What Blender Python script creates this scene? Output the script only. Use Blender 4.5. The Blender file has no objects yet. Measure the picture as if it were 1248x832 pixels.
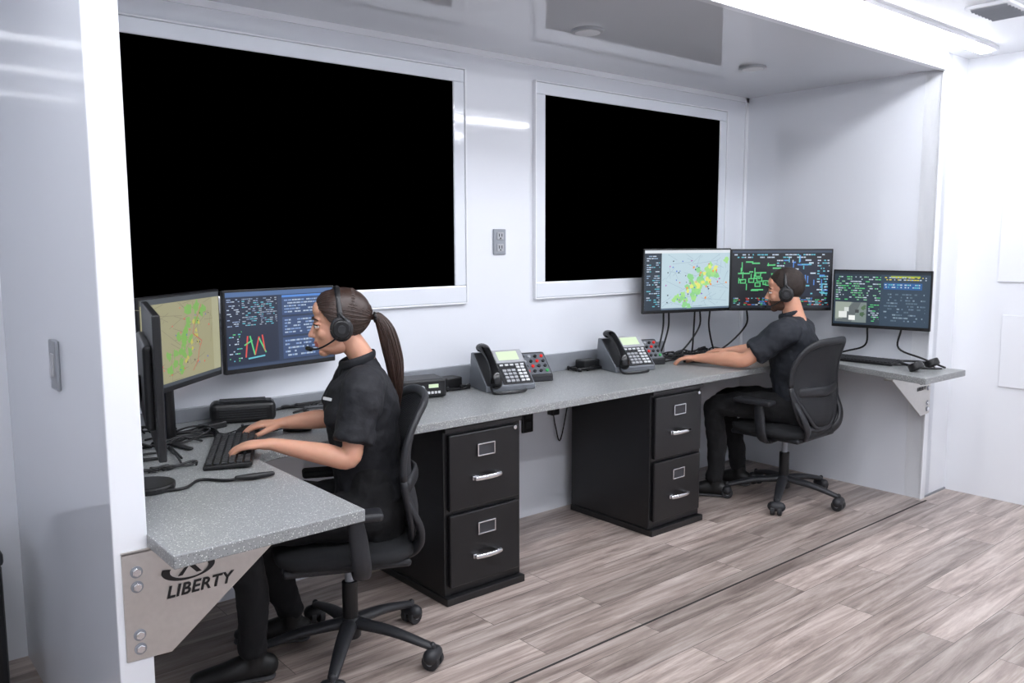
import bpy, math, random
import numpy as np
from mathutils import Matrix, Vector, Euler
random.seed(7); rng=np.random.RandomState(5)
UNIT=0.9   # plan units -> metres (applied uniformly at the end)
ZD=.84     # desk top

# ------------------------------------------------------------------ materials
def lin(c):
    return tuple((x/255/12.92 if x/255<=.04045 else ((x/255+.055)/1.055)**2.4) for x in c)+(1,)
MATS={}
def mat(name,rgb=(128,128,128),rough=.5,metal=0,spec=.5,emit=0,coat=0,bump=None,alpha=1,noise=None,sss=0):
    if name in MATS: return MATS[name]
    m=bpy.data.materials.new(name); m.use_nodes=True; nt=m.node_tree; b=nt.nodes['Principled BSDF']
    col=lin(rgb); b.inputs['Base Color'].default_value=col
    b.inputs['Roughness'].default_value=rough; b.inputs['Metallic'].default_value=metal
    b.inputs['Specular IOR Level'].default_value=spec; b.inputs['Coat Weight'].default_value=coat
    if sss: b.inputs['Subsurface Weight'].default_value=sss; b.inputs['Subsurface Radius'].default_value=(.01,.004,.002); b.inputs['Subsurface Scale'].default_value=1
    if emit: b.inputs['Emission Color'].default_value=col; b.inputs['Emission Strength'].default_value=emit
    tc=nt.nodes.new('ShaderNodeTexCoord')
    n=nt.nodes.new('ShaderNodeTexNoise'); n.inputs['Scale'].default_value=(noise or (20,.06))[0]; n.inputs['Detail'].default_value=4
    nt.links.new(tc.outputs['Object'],n.inputs['Vector'])
    if not emit:
        amt=(noise or (20,.06))[1]
        mx=nt.nodes.new('ShaderNodeMix'); mx.data_type='RGBA'
        mx.inputs['A'].default_value=tuple(c*(1-amt) for c in col[:3])+(1,)
        mx.inputs['B'].default_value=tuple(min(1,c*(1+amt)) for c in col[:3])+(1,)
        nt.links.new(n.outputs['Fac'],mx.inputs['Factor']); nt.links.new(mx.outputs['Result'],b.inputs['Base Color'])
    if bump:
        n2=nt.nodes.new('ShaderNodeTexNoise'); n2.inputs['Scale'].default_value=bump[0]; n2.inputs['Detail'].default_value=3
        nt.links.new(tc.outputs['Object'],n2.inputs['Vector'])
        bp=nt.nodes.new('ShaderNodeBump'); bp.inputs['Strength'].default_value=bump[1]; bp.inputs['Distance'].default_value=bump[2]
        nt.links.new(n2.outputs['Fac'],bp.inputs['Height']); nt.links.new(bp.outputs['Normal'],b.inputs['Normal'])
    MATS[name]=m; return m
M_wall=mat('white_panel',(228,231,237),.06,spec=1.0,bump=(1.2,.05,.01),noise=(2,.01))
M_wall2=mat('white_panel_side',(224,228,235),.07,spec=1.0,bump=(1.2,.05,.01),noise=(2,.01))
M_trim=mat('white_trim',(238,240,244),.2,noise=(2,.01))
M_ceil=mat('gloss_ceiling',(218,221,227),.05,spec=.9,noise=(2,.01))
M_black=mat('black_plastic',(14,14,16),.4)
M_blackg=mat('black_gloss',(10,10,12),.15)
M_cab=mat('cabinet_black',(17,17,19),.32,bump=(400,.1,.001))
M_dark=mat('dark_grey_plastic',(36,37,40),.5)
M_chair=mat('chair_black',(32,33,37),.5)
M_fab=mat('seat_fabric',(28,29,32),.9,bump=(300,.3,.002))
M_chrome=mat('chrome',(225,225,228),.15,metal=1)
M_steel=mat('brushed_steel',(205,202,198),.3,metal=.9,noise=(60,.08))
M_grey=mat('grey_metal',(150,154,160),.4,metal=.3)
M_lgrey=mat('light_grey_plastic',(170,172,176),.4)
M_phone=mat('phone_silver',(112,116,122),.35,metal=.2)
M_lcd=mat('lcd',(176,190,160),.3,emit=.65)
M_red=mat('red_button',(200,30,25),.4,emit=.3)
M_green=mat('green_button',(50,150,80),.4,emit=.2)
M_glass=mat('window_black',(0,0,0),1,spec=0)
M_whitep=mat('white_plastic',(225,226,228),.35)
M_led=mat('led_tube',(247,249,255),emit=42)
M_shirt=mat('polo_black',(22,23,29),.78,bump=(14,.6,.015))
M_shirt2=mat('polo_navy',(26,30,38),.78,bump=(14,.6,.015))
M_pants=mat('trousers_black',(15,15,18),.9,bump=(12,.6,.015))
M_skin=mat('skin_woman',(214,160,134),.5,noise=(30,.08),sss=.2,bump=(250,.08,.002))
M_skin2=mat('skin_man',(204,150,124),.54,noise=(30,.09),sss=.2,bump=(250,.1,.002))
M_lips=mat('lips',(180,104,96),.4)
M_hairw=mat('hair_brown',(50,33,25),.4,noise=(60,.5))
M_hairm=mat('hair_dark',(38,27,21),.7,noise=(120,.5),bump=(200,.5,.004))
M_beard=mat('beard',(84,58,46),.8,noise=(150,.4),bump=(300,.5,.003))
M_eye=mat('eye_white',(225,222,218),.2); M_iris=mat('iris',(50,32,22),.2)
M_shoe=mat('shoe_black',(12,12,13),.5); M_sole=mat('shoe_sole',(60,60,62),.6)

def desk_mat():
    m=bpy.data.materials.new('speckled_solid_surface'); m.use_nodes=True; nt=m.node_tree; b=nt.nodes['Principled BSDF']
    tc=nt.nodes.new('ShaderNodeTexCoord'); last=None
    base=nt.nodes.new('ShaderNodeRGB'); base.outputs[0].default_value=lin((140,142,142)); last=base.outputs[0]
    for sc,th,c in ((150,.22,(205,207,205)),(120,.18,(92,94,96)),(75,.16,(208,210,206))):
        v=nt.nodes.new('ShaderNodeTexVoronoi'); v.inputs['Scale'].default_value=sc
        nt.links.new(tc.outputs['Object'],v.inputs['Vector'])
        r=nt.nodes.new('ShaderNodeMath'); r.operation='LESS_THAN'; r.inputs[1].default_value=th
        nt.links.new(v.outputs['Distance'],r.inputs[0])
        mx=nt.nodes.new('ShaderNodeMix'); mx.data_type='RGBA'; mx.inputs['B'].default_value=lin(c)
        nt.links.new(last,mx.inputs['A']); nt.links.new(r.outputs[0],mx.inputs['Factor']); last=mx.outputs['Result']
    nt.links.new(last,b.inputs['Base Color']); b.inputs['Roughness'].default_value=.35
    return m
M_desk=desk_mat()
def floor_mat():
    m=bpy.data.materials.new('grey_oak_planks'); m.use_nodes=True; nt=m.node_tree; b=nt.nodes['Principled BSDF']; L=nt.links.new
    tc=nt.nodes.new('ShaderNodeTexCoord')
    br=nt.nodes.new('ShaderNodeTexBrick'); br.inputs['Scale'].default_value=1; br.inputs['Brick Width'].default_value=1.3
    br.inputs['Row Height'].default_value=.165; br.inputs['Mortar Size'].default_value=.0014; br.offset=.37; br.offset_frequency=2
    br.inputs['Color1'].default_value=(0,0,0,1); br.inputs['Color2'].default_value=(1,1,1,1); br.inputs['Mortar'].default_value=(.5,.5,.5,1); br.inputs['Bias'].default_value=0
    L(tc.outputs['Object'],br.inputs['Vector'])
    mp=nt.nodes.new('ShaderNodeMapping'); mp.inputs['Scale'].default_value=(1.1,13,1); L(tc.outputs['Object'],mp.inputs['Vector'])
    sh=nt.nodes.new('ShaderNodeVectorMath'); sh.operation='MULTIPLY_ADD'
    L(br.outputs['Color'],sh.inputs[0]); sh.inputs[1].default_value=(7,13,3); L(mp.outputs[0],sh.inputs[2])
    n=nt.nodes.new('ShaderNodeTexNoise'); n.inputs['Scale'].default_value=1.5; n.inputs['Detail'].default_value=10; n.inputs['Roughness'].default_value=.7; n.inputs['Distortion'].default_value=.5
    L(sh.outputs[0],n.inputs['Vector'])
    cr=nt.nodes.new('ShaderNodeValToRGB'); e=cr.color_ramp.elements
    e[0].position=.3; e[0].color=lin((100,87,82)); e[1].position=.72; e[1].color=lin((212,200,192)); k=e.new(.5); k.color=lin((165,150,142))
    L(n.outputs['Fac'],cr.inputs['Fac'])
    tone=nt.nodes.new('ShaderNodeMix'); tone.data_type='RGBA'; tone.blend_type='MULTIPLY'; tone.inputs['Factor'].default_value=1
    t2=nt.nodes.new('ShaderNodeMapRange'); t2.inputs['To Min'].default_value=.62; t2.inputs['To Max'].default_value=1.16
    L(br.outputs['Color'],t2.inputs['Value']); L(t2.outputs[0],tone.inputs['B']); L(cr.outputs['Color'],tone.inputs['A'])
    mo=nt.nodes.new('ShaderNodeMix'); mo.data_type='RGBA'; mo.inputs['B'].default_value=lin((84,76,73)); L(br.outputs['Fac'],mo.inputs['Factor']); L(tone.outputs['Result'],mo.inputs['A'])
    L(mo.outputs['Result'],b.inputs['Base Color']); b.inputs['Roughness'].default_value=.33
    bp=nt.nodes.new('ShaderNodeBump'); bp.inputs['Strength'].default_value=.2; bp.inputs['Distance'].default_value=.004; L(n.outputs['Fac'],bp.inputs['Height']); L(bp.outputs['Normal'],b.inputs['Normal'])
    return m
M_floor=floor_mat()
def screen_mat():
    m=bpy.data.materials.new('screen_image'); m.use_nodes=True; nt=m.node_tree; b=nt.nodes['Principled BSDF']
    a=nt.nodes.new('ShaderNodeVertexColor'); a.layer_name='Col'
    b.inputs['Base Color'].default_value=(.01,.01,.01,1); b.inputs['Roughness'].default_value=.4
    nt.links.new(a.outputs['Color'],b.inputs['Emission Color']); b.inputs['Emission Strength'].default_value=1.05
    return m
M_screen=screen_mat()
def mesh_fabric():
    m=bpy.data.materials.new('chair_mesh'); m.use_nodes=True; nt=m.node_tree; b=nt.nodes['Principled BSDF']
    b.inputs['Base Color'].default_value=lin((34,35,39)); b.inputs['Roughness'].default_value=.8
    tc=nt.nodes.new('ShaderNodeTexCoord'); w=nt.nodes.new('ShaderNodeTexWave'); w.inputs['Scale'].default_value=60; w.bands_direction='Z'
    nt.links.new(tc.outputs['Object'],w.inputs['Vector']); mr=nt.nodes.new('ShaderNodeMapRange'); mr.inputs['To Min'].default_value=.78; mr.inputs['To Max'].default_value=1
    nt.links.new(w.outputs['Fac'],mr.inputs['Value']); nt.links.new(mr.outputs[0],b.inputs['Alpha'])
    return m
M_mesh=mesh_fabric()

# ------------------------------------------------------------------ mesh helpers
COL=bpy.context.scene.collection
def root(name,loc=(0,0,0),rz=0,rot=None):
    o=bpy.data.objects.new(name,None); COL.objects.link(o); o.location=loc; o.rotation_euler=rot or (0,0,math.radians(rz)); o.empty_display_size=.1; return o
def mk(name,V,Fc,m,parent=None,smooth=False,bevel=0,bseg=2,M=None,matfn=None,solid=0):
    V=np.array(V,float)
    if M is not None:
        A=np.array(M); V=V@A[:3,:3].T+A[:3,3]
    me=bpy.data.meshes.new(name); me.from_pydata([tuple(v) for v in V],[],[tuple(int(i) for i in f) for f in Fc]); me.update()
    ms=m if isinstance(m,(list,tuple)) else [m]
    for x in ms: me.materials.append(x)
    if matfn:
        A=np.array(M.inverted()) if M is not None else np.eye(4)
        for p in me.polygons: p.material_index=matfn(A[:3,:3]@np.array(p.center)+A[:3,3])
    o=bpy.data.objects.new(name,me); COL.objects.link(o)
    if parent: o.parent=parent
    if smooth:
        for p in me.polygons: p.use_smooth=True
    if solid: s=o.modifiers.new('s','SOLIDIFY'); s.thickness=solid; s.offset=0
    if bevel: b=o.modifiers.new('b','BEVEL'); b.width=bevel; b.segments=bseg; b.limit_method='ANGLE'
    return o
BF=[(0,3,2,1),(4,5,6,7),(0,1,5,4),(1,2,6,5),(2,3,7,6),(3,0,4,7)]
def boxv(c,s):
    x,y,z=c; a,b,d=s[0]/2,s[1]/2,s[2]/2
    return [(x-a,y-b,z-d),(x+a,y-b,z-d),(x+a,y+b,z-d),(x-a,y+b,z-d),(x-a,y-b,z+d),(x+a,y-b,z+d),(x+a,y+b,z+d),(x-a,y+b,z+d)]
def box(name,c,s,m,parent=None,bevel=.004,rot=None,bseg=2,smooth=False):
    V=boxv((0,0,0),s); T=Matrix.Translation(c)
    if rot: T=T@Euler([math.radians(r) for r in rot]).to_matrix().to_4x4()
    return mk(name,V,BF,m,parent,bevel=bevel,bseg=bseg,M=T,smooth=smooth)
def bnd(name,x0,x1,y0,y1,z0,z1,m,parent=None,bevel=0):
    return box(name,((x0+x1)/2,(y0+y1)/2,(z0+z1)/2),(x1-x0,y1-y0,z1-z0),m,parent,bevel)
def prism(name,pts,z0,z1,m,parent=None,bevel=.003,M=None):
    n=len(pts); V=[(p[0],p[1],z0) for p in pts]+[(p[0],p[1],z1) for p in pts]
    Fc=[tuple(range(n-1,-1,-1)),tuple(range(n,2*n))]+[(i,(i+1)%n,n+(i+1)%n,n+i) for i in range(n)]
    return mk(name,V,Fc,m,parent,bevel=bevel,M=M)
def cr(P,sub):
    P=np.array(P,float)
    if len(P)<3 or sub<2:
        if len(P)==2 and sub>1: return np.array([P[0]+(P[1]-P[0])*k/sub for k in range(sub+1)])
        return P
    Q=np.vstack([2*P[0]-P[1],P,2*P[-1]-P[-2]]); out=[]
    for i in range(1,len(Q)-2):
        a,b,c,d=Q[i-1:i+3]
        for k in range(sub):
            t=k/sub; out.append(.5*((2*b)+(-a+c)*t+(2*a-5*b+4*c-d)*t*t+(-a+3*b-3*c+d)*t**3))
    out.append(P[-1]); return np.array(out)
def sweep(pts,rad,seg=14,sub=5,ref=None,cap=True,capf=1):
    P=np.array(pts,float)
    if np.isscalar(rad): rad=[rad]*len(P)
    Rr=np.array([(r,r) if np.isscalar(r) else r for r in rad],float)
    D=cr(np.hstack([P,Rr]),sub); P=D[:,:3]; Rr=np.maximum(D[:,3:],1e-4)
    T=np.gradient(P,axis=0); T/=np.linalg.norm(T,axis=1)[:,None]+1e-12
    if cap:
        a=[math.radians(x) for x in (85,60,30)]
        p0=[P[0]-T[0]*Rr[0].mean()*math.sin(x)*capf for x in a]; r0=[Rr[0]*math.cos(x) for x in a]
        p1=[P[-1]+T[-1]*Rr[-1].mean()*math.sin(x)*capf for x in a[::-1]]; r1=[Rr[-1]*math.cos(x) for x in a[::-1]]
        P=np.vstack([p0,P,p1]); Rr=np.vstack([r0,Rr,r1]); T=np.vstack([[T[0]]*3,T,[T[-1]]*3])
    V=[];prev=None
    for i in range(len(P)):
        t=T[i]
        if ref is not None: s=np.array(ref,float)
        elif prev is None: s=np.array((0,0,1.)) if abs(t[2])<.9 else np.array((1.,0,0))
        else: s=prev
        s=s-(s@t)*t; s/=np.linalg.norm(s)+1e-12; prev=s; o=np.cross(t,s)
        for k in range(seg):
            a=2*math.pi*k/seg; V.append(P[i]+s*Rr[i][0]*math.cos(a)+o*Rr[i][1]*math.sin(a))
    Fc=[]
    n=len(P)
    for i in range(n-1):
        for k in range(seg):
            Fc.append((i*seg+k,i*seg+(k+1)%seg,(i+1)*seg+(k+1)%seg,(i+1)*seg+k))
    Fc.append(tuple(range(seg-1,-1,-1))); Fc.append(tuple((n-1)*seg+k for k in range(seg)))
    return np.array(V),Fc
def ell(c,r,seg=24,rings=16,M=None):
    V=[];Fc=[]
    for i in range(rings+1):
        th=math.pi*i/rings
        for k in range(seg):
            a=2*math.pi*k/seg; th2=min(max(th,.02),math.pi-.02)
            V.append((c[0]+r[0]*math.sin(th2)*math.cos(a),c[1]+r[1]*math.sin(th2)*math.sin(a),c[2]+r[2]*math.cos(th2)))
    for i in range(rings):
        for k in range(seg): Fc.append((i*seg+k,(i+1)*seg+k,(i+1)*seg+(k+1)%seg,i*seg+(k+1)%seg))
    Fc.append(tuple(range(seg))); Fc.append(tuple(rings*seg+k for k in range(seg-1,-1,-1)))
    return np.array(V),Fc
def join(L):
    V=[];Fc=[];n=0
    for v,f in L:
        V.append(np.array(v,float)); Fc+= [tuple(i+n for i in q) for q in f]; n+=len(v)
    return np.vstack(V),Fc
def tube(name,pts,r,m,parent=None,seg=10,sub=6,ref=None,cap=True,M=None):
    v,f=sweep(pts,r,seg,sub,ref,cap); return mk(name,v,f,m,parent,smooth=True,M=M)
def cyl(name,p0,p1,r,m,parent=None,seg=28,r2=None,bevel=.002):
    v,f=sweep([p0,p1],[r,r2 if r2 else r],seg,1,None,False); return mk(name,v,f,m,parent,smooth=False,bevel=bevel)
def voxel(L,size,sm=4):
    v,f=join(L); me=bpy.data.meshes.new('t'); me.from_pydata([tuple(x) for x in v],[],f); o=bpy.data.objects.new('t',me); COL.objects.link(o)
    r=o.modifiers.new('r','REMESH'); r.mode='VOXEL'; r.voxel_size=size
    s=o.modifiers.new('s','SMOOTH'); s.iterations=sm; s.factor=.5
    dg=bpy.context.evaluated_depsgraph_get(); e=o.evaluated_get(dg); em=e.to_mesh()
    V=np.array([tuple(x.co) for x in em.vertices]); Fc=[tuple(p.vertices) for p in em.polygons]
    e.to_mesh_clear(); bpy.data.objects.remove(o); return V,Fc
FOLD=bpy.data.textures.new('cloth_folds','CLOUDS'); FOLD.noise_scale=.09; FOLD.noise_depth=2
def folds(o,st):
    d=o.modifiers.new('folds','DISPLACE'); d.texture=FOLD; d.strength=st; d.mid_level=.5; d.texture_coords='LOCAL'
    s=o.modifiers.new('sm','SMOOTH'); s.iterations=1

# ------------------------------------------------------------------ room shell
XL,XP,XR,XE=.567,.641,5.234,5.58; YO,YB=2.275,3.616; ZC,ZM=2.601,2.70
YF=-1.0; XW=-1.9
bnd('floor',XW,XE+.1,YF,YB+.1,-.1,0,M_floor)
bnd('trim_1',XP+.0,XR,YO-.045,YO-.035,0,.0015,mat('seam_dark',(45,42,42),.7))
bnd('wall_back',XW,XR+.1,YB,YB+.1,0,ZM+.1,M_wall)
bnd('wall_partition',XL,XP,YO,YB,0,ZM,M_wall2)
bnd('wall_slide_end',XR,XR+.12,YO,YB,0,ZM,M_wall)
bnd('wall_stub',XR,XE+.1,YO,YO+.1,0,ZM,M_trim)
bnd('wall_end',XE,XE+.1,YF,YO,0,ZM,M_trim)
bnd('wall_front',XW,XE+.1,YF-.1,YF,0,ZM,M_wall2)
bnd('wall_rear',XW-.1,XW,YF,YB+.1,0,ZM,M_wall2)
bnd('ceiling',XW,XE+.1,YF,YO,ZM,ZM+.1,M_trim)
bnd('ceiling_slide',XP,XR,YO,YB,ZC,ZC+.08,M_ceil)
bnd('ceiling_side',XW,XP,YO,YB,ZM,ZM+.08,M_trim)
bnd('wall_header',XP,XR,YO-.02,YO,ZC,ZM,M_trim)
bnd('trim_2',XL-.006,XP+.006,YO-.012,YO,0,ZM,M_trim,bevel=.003)
bnd('trim_3',XR-.01,XR+.04,YO-.012,YO,0,ZM,M_trim,bevel=.003)
bnd('trim_4',XR-.03,XR,YB-.012,YB,ZD,ZC,M_trim)
bnd('trim_5',XP,XR,YB-.012,YB,ZC-.03,ZC,M_trim)
bnd('trim_6',XP,XR,YO-.03,YO+.01,ZC-.012,ZC+.006,M_trim,bevel=.003)
bnd('trim_7',XR,XE,YO-.008,YO,0,.012,M_grey)
for i,(y0,z0,z1) in enumerate(((2.03,1.35,2.28),(1.99,.71,1.15))):
    bnd('wall_panel',XE-.01,XE,1.2,y0,z0,z1,M_trim,bevel=.003)
# windows
for i,(x0,x1) in enumerate(((.96,2.64),(3.282,4.902))):
    r=root('window_%d'%(i+1)); z0,z1=1.371,2.42
    bnd('glass',x0,x1,YB-.010,YB-.002,z0,z1,M_glass,r)
    ox0,ox1,oz0,oz1=x0-.075,x1+.07,z0-.09,z1+.065; d=.018
    bnd('frame_top',ox0,ox1,YB-d,YB,z1,oz1,M_wall2,r,.006); bnd('frame_bottom',ox0,ox1,YB-d-.006,YB,oz0,z0,M_wall2,r,.006)
    bnd('frame_left',ox0,x0,YB-d,YB,z0,z1,M_wall2,r,.005); bnd('frame_right',x1,ox1,YB-d,YB,z0,z1,M_wall2,r,.005)
    for nm,a in (('top',(ox0-.006,ox1+.006,oz1,oz1+.008)),('right',(ox1,ox1+.008,oz0,oz1)),('left',(ox0-.008,ox0,oz0,oz1)),('bottom',(ox0-.006,ox1+.006,oz0-.008,oz0))):
        bnd('bead_'+nm,a[0],a[1],YB-.026,YB,a[2],a[3],M_trim,r,.002)
# lights
for i,y in enumerate((2.07,1.15,.1)):
    r=root('ceiling_light'); bnd('housing',-.65,5.35,y-.05,y+.05,ZM-.02,ZM,M_trim,r); bnd('led_tube',-.6,5.3,y-.028,y+.028,ZM-.035,ZM-.02,M_led,r)
for x in (1.6,2.96,4.31):
    r=root('downlight',(x,2.95,ZC)); cyl('ring',(0,0,-.014),(0,0,0),.078,M_lgrey,r); cyl('lens',(0,0,-.017),(0,0,-.010),.06,M_whitep,r)
r=root('ceiling_vent',(4.48,1.70,ZM)); box('plate',(0,0,-.008),(.3,.2,.016),M_trim,r)
for k in range(7): box('louver_%d'%k,(-.12+k*.04,0,-.02),(.022,.16,.004),M_grey,r,bevel=0,rot=(0,25,0))
# wall fittings
r=root('wall_outlet',(2.95,YB,1.60)); box('plate',(0,-.006,0),(.085,.012,.14),M_grey,r,.004)
for z in (-.032,.032):
    box('socket_%d'%(z>0),(0,-.014,z),(.045,.006,.042),M_lgrey,r,.004)
    for k in (-.009,.009): box('slot',(k,-.0175,z+.004),(.004,.003,.016),M_black,r,0)
    cyl('ground',(0,-.019,z-.012),(0,-.015,z-.012),.004,M_black,r,10,bevel=0)
r=root('light_switch',(XL,2.785,1.24)); box('plate',(-.006,0,0),(.012,.085,.15),M_grey,r,.004); box('rocker',(-.013,0,0),(.008,.035,.07),M_lgrey,r,.003,rot=(0,4,0))
r=root('wall_outlet',(3.15,YB,.58)); box('plate',(0,-.008,0),(.08,.016,.15),M_black,r); box('socket',(0,-.018,.03),(.04,.006,.04),M_dark,r); box('socket_2',(0,-.018,-.03),(.04,.006,.04),M_dark,r)
r=root('power_adapter',(3.34,YB-.025,.63)); box('body',(0,0,0),(.06,.05,.09),M_black,r,.008); tube('lead',[(0,0,-.04),(.01,-.01,-.12),(.06,0,-.2),(.14,0,.1)],.004,M_black,r)
r=root('storage_case',(.185,3.40,0)); box('body',(0,0,.26),(.53,.34,.52),M_black,r,.02); box('lid',(0,0,.535),(.54,.35,.05),M_dark,r,.012); tube('handle',[(-.1,-.18,.38),(-.07,-.21,.38),(.07,-.21,.38),(.1,-.18,.38)],.008,M_black,r)

# ------------------------------------------------------------------ desk
r=root('corner_desk')
ol=[(.645,2.055),(1.19,2.07),(1.19,2.80),(1.23,2.87),(1.30,2.90),(4.80,2.90),(4.90,2.86),(4.93,2.76),(4.73,2.06),(5.225,2.045),(5.225,3.608),(.645,3.608)]
prism('top',ol,.803,ZD,M_desk,r,.004)
bnd('backsplash',2.2,4.35,YB-.02,YB-.001,ZD,.945,M_grey,r,.003)
bnd('backsplash_left',.65,2.2,YB-.02,YB-.001,ZD,.9,M_grey,r,.003)
bnd('support_rail',.65,5.2,YB-.05,YB,.74,.80,M_trim,r)
def bracket(x,s,zb):
    r=root('desk_bracket',(x,2.262,0)); sg=s
    pts=[(0,.80),(0,zb),(sg*.115,zb-.005),(sg*.50,.80)]
    if sg<0: pts=pts[::-1]
    M=Matrix(((1,0,0,0),(0,0,-1,0),(0,1,0,0),(0,0,0,1)))
    prism('plate',pts,-.004,.004,M_steel,r,.002,M=M)
    bnd('flange',min(0,sg*.5),max(0,sg*.5),-.004,.05,.795,.803,M_steel,r)
    for z in (zb+.03,zb+.068,.80-.095,.80-.055): 
        cyl('bolt',(sg*.035,-.012,z),(sg*.035,-.004,z),.012,M_chrome,r,6); cyl('washer',(sg*.035,-.006,z),(sg*.035,-.003,z),.016,M_grey,r,18,bevel=0)
    big=sg>0
    cu=bpy.data.curves.new('lettering','FONT'); cu.body='LIBERTY'; cu.size=.046 if big else .03; cu.extrude=.0008; cu.offset=.0011 if big else .0006; cu.shear=.25; cu.space_character=1.08; cu.align_x='CENTER'
    o=bpy.data.objects.new('lettering',cu); COL.objects.link(o); o.parent=r; cu.materials.append(M_black)
    o.location=(.195 if big else -.125,-.0055,.652 if big else .70); o.rotation_euler=(math.pi/2,0,0)
    q=1 if big else .6; cx=.17 if big else -.12; cz=.722 if big else .752
    v=[];f=[];N=40
    for k in range(N+1):
        a=math.radians(-200+k*330/N); w=.004+.006*abs(math.sin(a*.5+.6))
        for rr in (1-w/.05,1+w/.05): v.append((cx+.062*q*rr*math.cos(a),-.0055,cz+.028*q*rr*math.sin(a)))
    for k in range(N): f.append((2*k,2*k+1,2*k+3,2*k+2))
    mk('emblem',v,f,M_black,r)
    prism('emblem_letter',[(cx+a*q,cz+b*q) for a,b in ((-.03,-.016),(-.018,-.016),(0,.007),(.02,-.016),(.034,-.016),(.004,.022))],.0045,.0058,M_black,r,0,M=M)
bracket(.578,1,.505); bracket(5.262,-1,.545)

def cabinet(x0,x1):
    r=root('filing_cabinet',((x0+x1)/2,0,0)); w=x1-x0; y0=2.935;y1=3.54; h=.798
    bnd('body',-w/2,w/2,y0,y1,.035,h,M_cab,r,.004); bnd('plinth',-w/2-.006,w/2+.006,y0-.03,y1,0,.035,M_cab,r,.004)
    bnd('rim_top',-w/2,w/2,y0-.02,y0+.01,h-.02,h,M_cab,r,.003)
    for i,(z0,z1) in enumerate(((.075,.405),(.425,.765))):
        bnd('drawer_%d'%i,-w/2+.02,w/2-.02,y0-.022,y0,z0,z1,M_cab,r,.006)
        y=y0-.024; zz=z1-.085
        for nm,a in (('t',(0,zz+.026,.1,.006)),('b',(0,zz-.026,.1,.006)),('l',(-.047,zz,.007,.055)),('r',(.047,zz,.007,.055))):
            box('label_frame_'+nm,(a[0],y-.003,a[1]),(a[2],.008,a[3]),M_chrome,r,.0015)
        box('label',(0,y,zz),(.09,.002,.048),mat('label_dark',(50,50,54),.5),r,0)
        zh=z1-.205
        for k in (-.055,.055): box('handle_post',(k,y-.012,zh),(.022,.03,.02),M_chrome,r,.003)
        tube('handle',[(-.07,y-.022,zh-.002),(-.03,y-.034,zh),(.03,y-.034,zh),(.07,y-.022,zh-.002)],[(.011,.006)]*4,M_chrome,r,ref=(0,0,1))
        box('thumb_latch',(-.075,y-.008,zh),(.02,.014,.02),M_chrome,r,.003)
    cyl('lock',(w/2-.05,y0-.03,h-.045),(w/2-.05,y0-.02,h-.045),.01,M_chrome,r,16)
cabinet(2.075,2.515); cabinet(3.44,3.875)

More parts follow.
